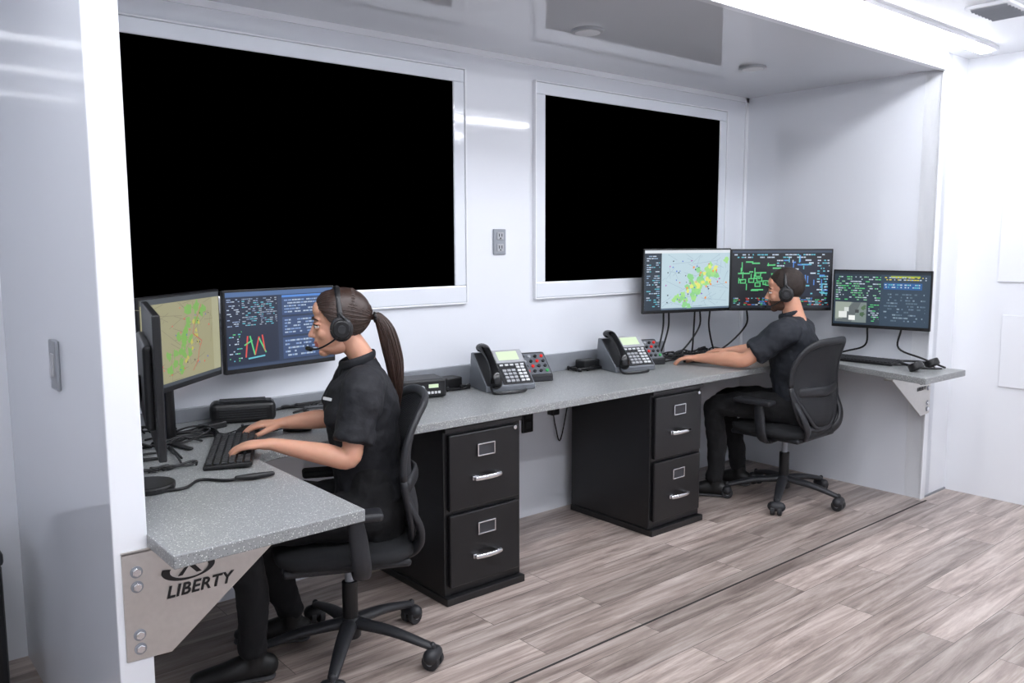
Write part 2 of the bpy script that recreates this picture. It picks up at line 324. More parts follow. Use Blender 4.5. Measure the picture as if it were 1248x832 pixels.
# ------------------------------------------------------------------ monitors
def content(kind,w,h):
    R=[] # (poly pts in 0..1, color, layer)
    rc=lambda u0,v0,u1,v1,c,l=1: R.append(([(u0,v0),(u1,v0),(u1,v1),(u0,v1)],c,l))
    def text(u0,v0,u1,v1,rows,c,l=3,fill=.5,cw=.03):
        dv=(v1-v0)/rows
        for i in range(rows):
            u=u0
            while u<u1:
                k=cw*rng.uniform(.4,1.4)
                if rng.rand()<fill: rc(u,v0+dv*(i+.25),min(u+k*.85,u1),v0+dv*(i+.7),c[rng.randint(len(c))],l)
                u+=k
    def blob(cx,cy,r,c,l=2,n=12):
        P=[]
        for k in range(n):
            a=2*math.pi*k/n; q=r*rng.uniform(.5,1.25); P.append((min(.99,max(.01,cx+q*math.cos(a)*.6)),min(.98,max(.02,cy+q*math.sin(a)))))
        R.append((P,c,l))
    def line(x0,y0,x1,y1,c,t=.004,l=3):
        d=math.hypot(x1-x0,y1-y0)+1e-6; nx,ny=-(y1-y0)/d*t,(x1-x0)/d*t*1.7
        R.append(([(x0-nx,y0-ny),(x1-nx,y1-ny),(x1+nx,y1+ny),(x0+nx,y0+ny)],c,l))
    W=(190,204,218);G=(88,196,122);Y=(222,206,80);Rd=(212,72,62);B=(78,132,208);Cc=(96,182,198)
    if kind=='mapA':
        rc(0,0,1,1,(152,148,116),0); rc(0,.94,1,1,(70,75,80)); rc(0,0,1,.04,(60,66,74)); rc(.9,.04,1,.94,(164,162,132))
        for _ in range(60): x,y=rng.rand()*.88,rng.rand()*.88+.04; line(x,y,min(.9,x+rng.randn()*.12),min(.93,max(.05,y+rng.randn()*.14)),(124,121,98),.0016,1)
        for _ in range(26): t=rng.rand(); blob(.35+.35*t+rng.randn()*.06,.12+.75*t+rng.randn()*.05,.06,(120,168,84))
        for _ in range(10): t=rng.rand(); blob(.5+.2*t+rng.randn()*.05,.2+.6*t,.03,(182,176,84),3)
        x,y=.6,.1
        for _ in range(7): nx,ny=x+rng.randn()*.05,y+.11; line(x,y,nx,ny,(180,84,72),.003,4); x,y=nx,ny
        for _ in range(30): blob(.1+rng.rand()*.75,.1+rng.rand()*.8,.012,[Rd,(70,90,190),(50,60,60)][rng.randint(3)],5,6)
        text(.02,.1,.12,.9,22,[(96,96,84)],3,.5,.03)
    elif kind=='dataB':
        rc(0,0,1,1,(34,50,78),0); rc(0,.94,1,1,(74,104,150)); rc(0,0,1,.035,(50,66,94)); rc(0,.05,.46,.93,(22,34,58))
        text(.01,.55,.12,.92,14,[W,(150,170,200)],fill=.55,cw=.03); text(.14,.55,.45,.92,14,[(160,172,186),Cc,(120,140,170)],fill=.55,cw=.025)
        for a,b,c,d,q in ((.16,.14,.18,.42,Rd),(.2,.42,.24,.16,G),(.24,.16,.28,.4,Rd),(.28,.38,.34,.18,G),(.15,.3,.22,.36,G),(.18,.12,.33,.14,Cc),(.31,.42,.33,.2,Rd)): line(a,b,c,d,q,.006)
        text(.02,.06,.13,.5,14,[G,W,Cc],fill=.35,cw=.025)
        for v0,v1 in ((.66,.9),(.38,.63),(.06,.35)): rc(.5,v0,.98,v1,(50,72,112)); text(.52,v0+.02,.96,v1-.02,5,[(170,186,206),(125,152,196)],4,.7,.03)
        rc(.5,.9,.98,.93,B)
    elif kind=='mapD':
        rc(0,0,1,1,(184,206,216),0); rc(0,.95,1,1,(215,222,228)); rc(0,0,.19,.95,(34,48,62)); text(.02,.05,.17,.92,24,[W,(140,165,190),Cc],fill=.6,cw=.04); rc(.19,0,1,.03,(90,110,130))
        for _ in range(70): x,y=.22+rng.rand()*.75,rng.rand()*.88+.04; line(x,y,min(.98,max(.2,x+rng.randn()*.1)),min(.93,max(.05,y+rng.randn()*.12)),(150,176,192),.0018,1)
        for _ in range(46): t=rng.rand(); blob(.42+.42*t+rng.randn()*.07,.15+.62*t+rng.randn()*.08,.055,[(140,206,140),(160,216,134)][rng.randint(2)])
        for _ in range(12): t=rng.rand(); blob(.55+.27*t+rng.randn()*.06,.25+.5*t,.04,(222,226,120),3)
        for _ in range(9): t=rng.rand(); blob(.66+.12*rng.randn(),.5+.2*rng.randn(),.022,(232,150,80),4,7)
        for _ in range(40): blob(.24+rng.rand()*.7,.12+rng.rand()*.75,.015,[Rd,(180,80,180),(70,110,200),(50,70,90)][rng.randint(4)],5,6)
    elif kind=='netE':
        rc(0,0,1,1,(10,14,24),0); rc(0,.96,1,1,(50,64,84)); rc(0,0,1,.03,(30,38,50)); rc(.46,.2,.98,.84,(18,26,46),1)
        for c,n,x0,x1 in ((G,28,.04,.42),(B,18,.5,.95),(Cc,14,.5,.95),(W,6,.6,.8)):
            for _ in range(n):
                x,y=rng.uniform(x0,x1),rng.uniform(.2,.85)
                if rng.rand()<.5: line(x,y,min(.97,x+rng.uniform(.02,.12)),y,c,.007)
                else: line(x,y,x,min(.92,y+rng.uniform(.04,.16)),c,.005)
        for _ in range(7): x,y=rng.uniform(.05,.36),rng.uniform(.3,.7); rc(x,y,x+.06,y+.08,G,2); rc(x+.01,y+.016,x+.05,y+.064,(14,50,24),3)
        text(.02,.04,.98,.18,5,[G,W,B,Rd,Cc],fill=.5,cw=.03); text(.02,.86,.95,.95,2,[W,Cc],fill=.5,cw=.03); text(.45,.2,.56,.85,14,[G,Cc,W],fill=.55,cw=.025); text(.86,.2,.98,.85,14,[W,Cc],fill=.5,cw=.025)
    elif kind=='dispF':
        rc(0,0,1,1,(40,54,68),0); rc(0,.95,1,1,(28,38,48)); text(.02,.45,.5,.92,11,[G,(130,190,150),W],fill=.5,cw=.03); rc(.5,0,1,.95,(48,66,84),1)
        rc(.53,.68,.92,.8,(44,92,150),2); text(.54,.84,.96,.92,2,[Y,W],fill=.7,cw=.02); text(.54,.7,.9,.79,2,[W,Cc],4,.6,.02); text(.54,.08,.96,.62,10,[(130,150,165),(100,120,140),(90,110,125)],fill=.4,cw=.03)
        rc(.02,.04,.36,.42,(120,132,130),2)   # camera feed: road, kerb, vehicles
        R.append(([(.02,.04),(.20,.04),(.30,.42),(.22,.42)],(96,104,106),3)); R.append(([(.02,.10),(.10,.10),(.20,.42),(.02,.42)],(150,160,150),3))
        rc(.06,.12,.15,.24,(222,226,224),4); rc(.12,.24,.17,.32,(206,212,210),4); rc(.17,.08,.24,.17,(236,238,236),4); rc(.24,.22,.28,.28,(60,64,66),4); blob(.32,.2,.05,(70,96,70),4); blob(.33,.33,.05,(82,110,80),4)
        rc(.6,.9,.9,.93,(150,170,60),3); text(.38,.06,.49,.4,9,[G,W],fill=.5)
    else:
        rc(0,0,1,1,(28,40,60),0); text(.05,.1,.95,.9,16,[W,Cc,G],fill=.5)
    V=[];Fc=[];C=[]
    for P,c,l in R:
        n=len(V)
        for u,v in P: V.append((.0118+l*.0003,(u-.5)*w,(v-.5)*h))
        Fc.append(tuple(range(n,n+len(P)))); C+= [lin(c)]*len(P)
    return V,Fc,C
def monitor(c,normal,w,h,kind,arm=0,puck=False):
    r=root('computer_monitor',c,normal)
    box('housing',(0,0,0),(.022,w,h),M_black,r,.004); box('back_cover',(-.02,0,-.01),(.03,w*.72,h*.6),M_black,r,.012,bseg=4)
    V,Fc,C=content(kind,w-.02,h-.03); o=mk('screen',V,Fc,M_screen,r); o.location=(0,0,.005)
    at=o.data.color_attributes.new('Col','FLOAT_COLOR','POINT')
    for i,cc in enumerate(C): at.data[i].color=cc
    zb=ZD-c[2]
    if not arm:
        tube('neck',[(-.04,0,-.02),(-.06,0,-h*.35),(-.06,0,zb+.02)],[(.016,.028)]*3,M_black,r,ref=(1,0,0))
        if puck: cyl('base',(-.03,0,zb),(-.03,0,zb+.022),.08,M_black,r,bevel=.006)
        else:
            for a in (1,-1): tube('foot_%d'%(a>0),[(-.07,0,zb+.012),(.0,a*.07,zb+.009),(.08,a*.12,zb+.007)],[(.009,.022),(.006,.018),(.005,.013)],M_black,r,ref=(0,0,1))
            box('base',(-.065,0,zb+.006),(.09,.12,.012),M_black,r,.005)
    else:
        box('joint',(-.045,0,0),(.02,.1,.1),M_dark,r,.003); tube('wall_arm',[(-.05,0,0),(-arm*.6,0,-.0),(-arm,0,0)],.018,M_dark,r)
monitor((1.085,3.235,1.235),-47,.60,.355,'mapA'); monitor((1.615,3.51,1.225),-80,.575,.355,'dataB',.09); monitor((.805,2.67,1.20),-14,.62,.41,'x',0,True)
monitor((4.32,3.40,1.352),254,.67,.405,'mapD',.17); monitor((4.88,3.08,1.349),229,.66,.40,'netE',.4); monitor((5.105,2.52,1.238),190,.585,.362,'dispF',.10)

# ------------------------------------------------------------------ desk items
def keyboard(c,rz,L=.48,Wd=.15):
    r=root('keyboard',(c[0],c[1],ZD),rz); box('body',(0,0,.012),(Wd,L,.016),M_black,r,.005,rot=(0,3,0))
    Ls=[]
    for i in range(6):
        n=18
        for k in range(n):
            if i==0 and 4<k<10:
                if k==7: Ls.append((boxv((-Wd/2+.02,-L/2+.025+k*(L-.05)/(n-1),.025),(.018,.12,.008)),BF))
                continue
            Ls.append((boxv((-Wd/2+.018+i*(Wd-.036)/5,-L/2+.02+k*(L-.04)/(n-1),.0245-.001*i),(.019,.021,.008)),BF))
    v,f=join(Ls); mk('keys',v,f,M_dark,r,bevel=.002,bseg=1)
keyboard((1.155,2.955),154.5,.48,.16); keyboard((4.47,3.36),112); keyboard((5.10,2.62),182,.44,.15)
def mouse(c,rz):
    r=root('computer_mouse',(c[0],c[1],ZD),rz); v,f=ell((0,0,0),(.058,.034,.03)); v[:,2]=np.maximum(v[:,2],-.0)+.003; mk('shell',v,f,M_black,r,smooth=True); tube('wheel',[(.03,-.004,.032),(.03,.004,.032)],.006,M_dark,r)
    tube('cord',[(.055,0,.012),(.1,.02,.006),(.18,-.02,.005),(.26,.06,.005)],.0025,M_black,r)
mouse((1.34,3.23),154.5); mouse((4.66,3.30),115); mouse((5.05,2.90),190); mouse((1.50,3.14),150)
def wedge(r,pts,x0,x1,m):
    n=len(pts); V=[(x0,y,z) for y,z in pts]+[(x1,y,z) for y,z in pts]; Fc=[tuple(range(n)),tuple(range(2*n-1,n-1,-1))]+[(i,n+i,n+(i+1)%n,(i+1)%n) for i in range(n)]
    mk('body',V,Fc,m,r,bevel=.006)
def phone(c,rz):
    r=root('desk_phone',(c[0],c[1],ZD),rz) # local -y faces user
    wedge(r,[(-.11,.0),(-.11,.03),(.065,.185),(.09,.185),(.12,0)],-.13,.15,M_phone)
    T=Matrix.Translation((0,-.11,.03))@Matrix.Rotation(math.atan2(.155,.175),4,'X')
    def P(nm,x,y,w,h,m,t=.008): mk(nm,boxv((x,y,t/2),(w,h,t)),BF,m,r,bevel=.0015,M=T)
    P('face',.055,.115,.17,.22,M_dark,.004)
    P('bezel',.055,.185,.165,.088,M_lgrey,.014); P('display',.05,.187,.12,.06,M_lcd,.0155)
    P('cradle',-.085,.115,.08,.22,M_dark,.006)
    Ls=[];La=[]
    for i in range(4):
        for k in range(3): Ls.append((boxv((.0+k*.026,.022+i*.023,.008),(.02,.015,.008)),BF))
    for i in range(5):
        for k in range(2): La.append((boxv((.085+k*.026,.022+i*.022,.008),(.02,.013,.007)),BF))
    for k in range(5): La.append((boxv((-.005+k*.03,.128,.008),(.02,.01,.007)),BF))
    v,f=join(Ls); mk('keys',v,f,M_lgrey,r,M=T,bevel=.001,bseg=1); v,f=join(La); mk('side_keys',v,f,M_whitep,r,M=T,bevel=.001,bseg=1)
    v,f=sweep([(-.085,-.005,.03),(-.085,.03,.055),(-.085,.115,.066),(-.085,.205,.055),(-.085,.24,.03)],[(.024,.032),(.02,.029),(.015,.022),(.02,.029),(.024,.032)],16,6,ref=(0,0,1)); mk('handset',v,f,M_blackg,r,smooth=True,M=T)
    tube('coil_cord',[(-.10,-.10,.03),(-.12,-.17,.008),(-.06,-.20,.008),(.04,-.18,.008),(.08,-.14,.008)],.006,M_black,r)
def panel(c,rz,w=.22):
    r=root('intercom_panel',(c[0],c[1],ZD),rz)
    wedge(r,[(-.08,.0),(-.08,.035),(.045,.145),(.07,.145),(.09,0)],-w/2,w/2,M_dark)
    T=Matrix.Translation((0,-.08,.035))@Matrix.Rotation(math.atan2(.11,.125),4,'X')
    mk('face',boxv((0,.083,.002),(w-.02,.15,.004)),BF,M_phone,r,bevel=.001,M=T)
    for i in range(4):
        for k in range(5):
            m=[M_black,M_black,M_whitep,M_dark,M_red,M_lgrey,M_black,M_green,M_dark][(i*5+k*4)%9]; x=-w/2+.03+k*(w-.06)/4; v,f=sweep([(x,.028+i*.035,0),(x,.028+i*.035,.012)],.009,12,1,None,False); mk('button_%d_%d'%(i,k),v,f,m,r,M=T)
phone((2.765,3.38),-14); panel((3.05,3.47),-16,.21); phone((3.74,3.40),-14); panel((4.015,3.47),-18,.19)
r=root('radio_speaker',(1.41,3.47,ZD),-22); box('body',(0,0,.045),(.27,.12,.09),M_black,r,.028,bseg=4)
v,f=join([(boxv((0,-.061,.022+k*.010),(.19,.004,.004)),BF) for k in range(5)]); mk('grille',v,f,M_dark,r); box('top_plate',(0,.01,.091),(.19,.06,.006),M_dark,r)
r=root('radio_console',(2.29,3.46,ZD),-14); box('body',(0,0,.05),(.26,.16,.09),M_dark,r,.008); box('face',(0,-.083,.05),(.24,.006,.075),M_black,r); cyl('speaker',(-.06,-.092,.05),(-.06,-.084,.05),.028,M_lgrey,r); cyl('speaker_grille',(-.06,-.094,.05),(-.06,-.09,.05),.02,M_black,r); cyl('knob',(.0,-.1,.055),(.0,-.084,.055),.012,M_lgrey,r); box('display',(.06,-.087,.062),(.05,.004,.018),M_lcd,r,.001)
for k in range(4): box('key_%d'%k,(.035+k*.018,-.088,.03),(.012,.006,.012),M_whitep,r,.001)
r=root('headset',(5.03,2.22,ZD)); tube('band',[(-.09,0,.03),(-.07,.07,.035),(0,.12,.04),(.09,.07,.035),(.12,0,.03)],[(.007,.014)]*5,M_black,r)
for s,x in ((-1,-.09),(1,.12)): cyl('cup_%d'%(s>0),(x,-.02,.012),(x,.0,.05),.042,M_black,r,bevel=.008)
tube('mic_boom',[(-.09,-.02,.03),(-.04,-.08,.02),(.04,-.1,.015)],.005,M_black,r); tube('cord',[(.12,0,.02),(.06,-.05,.01),(.0,.03,.006),(.1,.1,.006),(.0,.22,.006)],.004,M_black,r)
r=root('cable_lead',(0,0,ZD)); tube('cord',[(.78,2.62,.006),(.86,2.60,.006),(.93,2.66,.006),(.99,2.60,.006),(1.03,2.58,.01)],.005,M_black,r); tube('plug',[(1.02,2.583,.012),(1.07,2.565,.012),(1.13,2.56,.012)],[.008,.011,.008],M_black,r)
# cables
def cables(nm,x0,x1,y0,y1,n,rad=.004,lift=.012):
    r=root(nm); L=[]
    for i in range(n):
        p=[(rng.uniform(x0,x1),rng.uniform(y0,y1))]
        a=rng.rand()*6.28
        for k in range(5):
            a+=rng.uniform(-1.1,1.1); x=p[-1][0]+.09*math.cos(a); y=p[-1][1]+.09*math.sin(a); p.append((min(x1,max(x0,x)),min(y1,max(y0,y))))
        L.append(sweep([(x,y,ZD+rad+.001+lift*rng.rand()*(0<j<5)) for j,(x,y) in enumerate(p)],rad,8,5))
    v,f=join(L); mk('strands',v,f,M_black,r,smooth=True)
cables('cable_bundle',.90,1.20,3.20,3.48,16,.004,.03); cables('cable_bundle',.80,.99,2.86,3.22,12,.004,.015); cables('cable_bundle',2.48,2.62,3.46,3.58,9,.006,.02); cables('cable_bundle',4.14,4.95,3.42,3.58,26,.005,.03); cables('cable_bundle',3.45,3.64,3.48,3.58,8,.006,.02); cables('cable_bundle',1.6,2.1,3.44,3.58,10,.005)
r=root('usb_hub',(1.25,3.40,ZD),20); box('body',(0,0,.014),(.11,.05,.026),M_black,r,.005)
r=root('radio_pager',(1.70,3.38,ZD),-15); box('body',(0,0,.02),(.09,.06,.038),M_black,r,.008); box('face',(0,-.031,.02),(.06,.003,.02),M_grey,r,.001)
r=root('power_supply',(3.55,3.52,ZD)); box('body',(0,0,.035),(.13,.08,.06),M_black,r,.008)
r=root('power_supply',(2.55,3.53,ZD)); box('body',(0,0,.035),(.1,.08,.06),M_black,r,.008)
def mcable(p):
    r=root('monitor_cable',p[0]); o=np.array(p[0]); tube('cord',[tuple(np.array(q)-o) for q in p],.006,M_black,r)
for i,(x,y,z,ex,ey) in enumerate(((4.18,3.47,1.16,4.1,3.5),(4.22,3.46,1.16,4.18,3.55),(4.42,3.41,1.16,4.5,3.5),(4.46,3.4,1.16,4.3,3.55),(4.54,3.38,1.16,4.75,3.47),(4.76,3.25,1.16,4.6,3.5),(4.95,3.1,1.16,5.05,3.3),(5.15,2.62,1.06,5.17,2.9),(5.14,2.4,1.06,5.19,2.15))):
    mcable([(x,y,z),(x+.02,y+.02,z-.12),((x+ex)/2,(y+ey)/2,ZD+.05),(ex,ey,ZD+.006)])

# ------------------------------------------------------------------ chair
def chair(loc,rz,b0=20):
    r=root('office_chair',loc,rz)
    L=[]
    for k in range(5):
        a=math.radians(b0+72*k); c,s=math.cos(a),math.sin(a)
        L.append(sweep([(.02*c,.02*s,.135),(.18*c,.18*s,.12),(.335*c,.335*s,.085)],[(.022,.034),(.018,.028),(.014,.02)],12,5,ref=(0,0,1)))
        for q in (-1,1):
            x,y=.345*c-q*.02*s,.345*s+q*.02*c
            cyl('caster_%d_%d'%(k,q>0),(x+.012*s,y-.012*c,.034),(x-.012*s,y+.012*c,.034),.034,M_dark,r,20,bevel=.004)
            cyl('hub_%d_%d'%(k,q>0),(x+.0145*s,y-.0145*c,.034),(x-.0145*s,y+.0145*c,.034),.013,M_grey,r,14,bevel=0)
        L.append(sweep([(.345*c,.345*s,.04),(.345*c,.345*s,.09)],.013,10,2))
        L.append(sweep([(.345*c-.022*s,.345*s+.022*c,.052),(.345*c+.022*s,.345*s-.022*c,.052)],.03,12,2))
    L.append(sweep([(0,0,.08),(0,0,.15)],.04,20,1,None,True,.3))
    v,f=join(L); mk('base',v,f,M_chair,r,smooth=True)
    cyl('column',(0,0,.15),(0,0,.30),.03,M_black,r); cyl('piston',(0,0,.30),(0,0,.43),.018,M_grey,r)
    box('mechanism',(-.02,0,.415),(.26,.16,.05),M_chair,r,.015); tube('lever',[(.03,-.06,.42),(.03,-.2,.42),(.03,-.26,.415)],.007,M_black,r)
    c0=np.array((.02,0,.465)); v,f=ell(c0,(.275,.27,.05),48,20); d=v-c0
    for i in range(len(d)):
        x,y=d[i][0]/.275,d[i][1]/.27; q=math.hypot(x,y)
        if q>1e-6:
            a=math.atan2(y,x); k=(abs(math.cos(a))**4+abs(math.sin(a))**4)**(-.25); d[i][0]*=k*.95; d[i][1]*=k*.95
        z=d[i][2]/.05; d[i][2]=.045*np.sign(z)*abs(z)**.6
    mk('seat',d+c0,f,M_fab,r,smooth=True)
    box('seat_shell',(.02,0,.43),(.46,.44,.03),M_chair,r,.014,bseg=3)
    zc,hz=.755,.265
    pf=np.polyfit([.48,.55,.67,.8,.92,1.05],[-.235,-.262,-.252,-.235,-.262,-.31],4)
    xp=lambda z: float(np.polyval(pf,z))
    def S(u,v):
        z=zc+hz*v; w=.255+.03*math.cos((v-.2)*1.3)-.03*max(0,-v); return (xp(z)+.06*u*u, w*u*.93, z)
    def se(a,k=1): 
        c,s=math.cos(a),math.sin(a); n=(abs(c)**4+abs(s)**4)**(-.25); return c*n*k,s*n*k
    N=64
    def inner(u,v,k):
        uu,vv=u*k,v*k; return S(uu*(1-.42*max(0,-vv)**1.2),vv*.98)
    V=[inner(0,0,0)];Fc=[]
    for j in range(1,9):
        for i in range(N): V.append(inner(*se(2*math.pi*i/N),j/8))
    for i in range(N): Fc.append((0,1+i,1+(i+1)%N))
    for j in range(7):
        for i in range(N): a=1+j*N; Fc.append((a+i,a+N+i,a+N+(i+1)%N,a+(i+1)%N))
    mk('back_mesh',V,Fc,M_mesh,r,smooth=True,solid=.006)
    P=[S(*se(2*math.pi*i/N)) for i in range(N+1)]
    tube('back_frame',P,[(.013,.021)]*(N+1),M_chair,r,sub=1,ref=(1,0,0),cap=False)
    P=[inner(*se(2*math.pi*i/N),1) for i in range(N//2,N+1)]
    tube('inner_frame',P,[(.009,.013)]*len(P),M_chair,r,sub=1,ref=(1,0,0),cap=False)
    for s in (1,-1):
        tube('back_strut_%d'%(s>0),[S(s*.97,-.35),(xp(.6)+.02,s*.215,.56),(-.24,s*.17,.48),(-.17,s*.11,.43),(-.06,s*.07,.415)],[(.012,.02),(.014,.024),(.016,.03),(.016,.03),(.014,.03)],M_chair,r,ref=(1,0,0))
        tube('arm_post_%d'%(s>0),[(-.02,s*.10,.41),(-.02,s*.25,.41),(-.02,s*.31,.46),(-.01,s*.315,.56),(0,s*.315,.64)],[(.012,.03),(.012,.03),(.014,.034),(.014,.034),(.012,.028)],M_chair,r,ref=(0,s,.3))
        box('arm_pad_%d'%(s>0),(.03,s*.31,.655),(.25,.085,.03),M_chair,r,.013,bseg=4)
    tube('lumbar_support',[(xp(.72)+.035,-.2,.72),(xp(.72)-.02,0,.72),(xp(.72)+.035,.2,.72)],[(.03,.012)]*3,M_chair,r,ref=(0,0,1))
chair((1.535,2.805,0),156,2); chair((4.59,2.83,0),92,42)

# ------------------------------------------------------------------ people
def headmesh(man):
    L=[ell((-.015,0,.035),(.100,.080,.090)),ell((.03,0,-.025),(.062,.063,.088)),ell((.02,0,-.08),(.060,.050 if not man else .056,.036)),
       ell((.062,0,-.103),(.022,.022,.017)),ell((.074,0,.026),(.018,.048,.013)),ell((.064,0,.06),(.028,.05,.035)),
       ell((.058,.034,-.03),(.026,.026,.026)),ell((.058,-.034,-.03),(.026,.026,.026)),ell((.055,0,-.07),(.034,.036,.03)),
       sweep([(.084,0,.012),(.096,0,-.012),(.107,0,-.033)],[.008,.009,.0105],12,4),
       ell((.096,.009,-.037),(.011,.008,.007)),ell((.096,-.009,-.037),(.011,.008,.007)),
       ell((.084,0,-.055),(.011,.026,.015)),ell((.087,0,-.062),(.0125,.024,.006)),ell((.085,0,-.074),(.0125,.021,.0065))]
    for s in (1,-1): L+= [ell((-.008,s*.080,-.008),(.020,.008,.032)),ell((-.005,s*.078,-.034),(.010,.006,.014)),ell((.078,s*.031,.010),(.013,.018,.006))]
    return voxel(L,.0033,2)
def head(r,M,man,skin,hairm):
    v,f=headmesh(man)
    def fn(c):
        x,y,z=c
        if x>.084 and abs(y)<.022 and -.080<z<-.057: return 1
        if man:
            if z<-.052 and x>-.03 and not (x>.088 and z>-.055): return 2
            if -.012<x<.028 and abs(y)>.055 and z<.03: return 2
            if -.052<=z<-.046 and x>.082 and abs(y)<.03: return 2
        return 0
    mk('head',v,f,[skin,M_lips,M_beard],r,smooth=True,M=M,matfn=fn)
    for s in (1,-1):
        e=ell((.081,s*.030,0),(.0115,.0135,.010),16,12); mk('eye_%d'%(s>0),*e,M_eye,r,True,M=M)
        e=ell((.0875,s*.032,-.0005),(.0058,.0062,.0064),12,8); mk('iris_%d'%(s>0),*e,M_iris,r,True,M=M)
        v,f=sweep([(.080,s*.047,.0055),(.090,s*.037,.0085),(.0935,s*.027,.0085),(.09,s*.017,.005)],.0024,8,4); mk('eyelash_%d'%(s>0),v,f,hairm,r,True,M=M)
        v,f=sweep([(.080,s*.046,-.006),(.089,s*.036,-.0095),(.091,s*.026,-.0095),(.088,s*.018,-.006)],.0032,8,4); mk('lower_lid_%d'%(s>0),v,f,skin,r,True,M=M)
        v,f=sweep([(.076,s*.052,.024),(.090,s*.036,.031),(.095,s*.014,.027)],[.002,.0040,.0032],8,4); mk('eyebrow_%d'%(s>0),v,f,hairm,r,True,M=M)
    c=np.array((-.018,0,.040)); rr=np.array((.107,.088,.096) if not man else (.104,.0835,.098))
    v,f=ell(c,rr,110,80)
    def keep(p):
        x,y,z=p
        if man:
            top= x < .052+(z-.055)*.75 if z>.02 else x<.012
            low= z>-.005 if x>-.04 else z>-.055
        else:
            top= x < .045+(z-.03)*.75 if z>-.01 else x<.012
            low= z>-.045 if x>-.03 else z>-.07
        return top and low
    ok=np.array([keep(p) for p in v]); f2=[q for q in f if all(ok[i] for i in q)]
    if man:
        tw=(v[:,2]>.04); v[tw]+= (v[tw]-c)*.06*((v[tw][:,2:3]-.04)/.09)
    mk('hair_cap',v,f2,hairm,r,True,M=M,solid=.005)
    if not man:
        L=[]; tie=np.array((-.128,0,.012)); d1=(tie-c)/rr; d1/=np.linalg.norm(d1)
        starts=[]
        for i in range(130):
            a=math.pi*i/129; y=math.cos(a); zz=math.sin(a)
            z=-.035+.145*zz**.8; x=min(.088,.045+(z-.03)*.75) if z>-.01 else .012
            starts.append(np.array((x,.086*y,z)))
        for i in range(80):
            t=rng.uniform(0,math.pi*2); starts.append(np.array((-.02+.05*rng.randn(),.08*math.cos(t),-.06+.02*rng.rand())))
        for s0 in starts:
            d0=(s0-c)/rr; d0/=np.linalg.norm(d0)+1e-9; P=[]; k=rng.uniform(1.015,1.04)
            for j in range(9):
                t=j/8; d=d0*(1-t)+d1*t; d/=np.linalg.norm(d)+1e-9; P.append(c+rr*d*(k+.006*math.sin(t*6+s0[1]*90)))
            L.append(sweep(P,[.0026]*9,6,2))
        cl=[(0,0,0),(-.026,0,.002),(-.050,0,-.05),(-.066,0,-.14),(-.074,0,-.23),(-.068,0,-.34)]
        L.append(sweep([tie+np.array(q) for q in cl],[.010,.016,.028,.030,.023,.006],20,6))
        for i in range(330):
            th=rng.rand()*6.283; q=rng.uniform(.75,1.12); P=[]; tw=rng.uniform(-.5,.5); e=rng.uniform(.85,1.1)
            for j,(cc,rd) in enumerate(zip(cl,[.010,.017,.029,.032,.026,.010])):
                a=th+tw*j/5; P.append(tie+np.array((cc[0]+rd*q*math.cos(a),rd*q*math.sin(a),cc[2]*(e if j>3 else 1))))
            L.append(sweep(P,[.0022,.0026,.0026,.0024,.0020,.0007],5,4))
        v,f=join(L); mk('ponytail',v,f,hairm,r,True,M=M)
        tube('hair_tie',[tuple(tie+np.array((-.012,.016*math.cos(a),.016*math.sin(a)))) for a in np.linspace(0,2*math.pi,17)],.006,M_black,r,M=M,cap=False,sub=1)
def headset(loc,rot,side=1,sc=1):
    r=root('headset',loc,rot=rot); r.scale=(sc,)*3
    P=[(-.005,.098*math.cos(a),-.01+.152*math.sin(a)) for a in np.linspace(0,math.pi,17)]
    tube('headband',P,[(.011,.005)]*17,M_black,r,ref=(1,0,0),sub=2)
    for s in (1,-1):
        cyl('earcup_%d'%(s>0),(-.005,s*.096,-.012),(-.005,s*.118,-.012),.036,M_black,r,bevel=.007)
        tube('cushion_%d'%(s>0),[(-.005+.031*math.cos(a),s*.092,-.012+.036*math.sin(a)) for a in np.linspace(0,2*math.pi,25)],.012,M_dark,r,cap=False,sub=1)
        tube('yoke_%d'%(s>0),[(-.005,s*.10,.045),(-.03,s*.112,.01),(-.03,s*.115,-.02)],.005,M_dark,r)
        cyl('disc_%d'%(s>0),(-.005,s*.118,-.012),(-.005,s*.122,-.012),.016,M_dark,r,bevel=.001)
    s=side; tube('mic_boom',[(0,s*.115,-.025),(.03,s*.11,-.05),(.08,s*.07,-.078),(.118,s*.03,-.082)],.0035,M_black,r)
    tube('microphone',[(.112,s*.036,-.082),(.124,s*.014,-.080)],.009,M_black,r)
def hand(W,D,U,side,s=1,curl=1):
    D=np.array(D,float);D/=np.linalg.norm(D);U=np.array(U,float);U=U-(U@D)*D;U/=np.linalg.norm(U);Yv=np.cross(U,D)*side  # thumb side
    T=lambda p: np.array(W)+s*(D*p[0]+Yv*p[1]+U*p[2])
    L=[sweep([T((-.02,0,0)),T((.03,.002,.002)),T((.075,0,.004)),T((.092,-.001,.002))],[(.017*s,.025*s),(.016*s,.034*s),(.014*s,.042*s),(.010*s,.040*s)],18,4,ref=U)]
    for y,l,x0 in ((.034,.078,.086),(.0115,.088,.09),(-.0115,.082,.088),(-.034,.066,.08)):
        p=np.array((x0,y,.003)); P=[T((x0-.03,y*.85,.003)),T(p)]; a=0
        for seg,da in ((.42,20),(.32,30),(.26,24)):
            a-=math.radians(da*curl); p=p+np.array((math.cos(a),y*1.2,math.sin(a)))*l*seg; P.append(T(p))
        L.append(sweep(P,[.009*s,.0096*s,.0086*s,.0078*s,.0064*s],10,3))
    L.append(sweep([T((.015,.02,-.004)),T((.045,.048,-.010)),T((.070,.062,-.018)),T((.094,.064,-.026))],[.014*s,.0125*s,.0105*s,.0085*s],10,4))
    return L
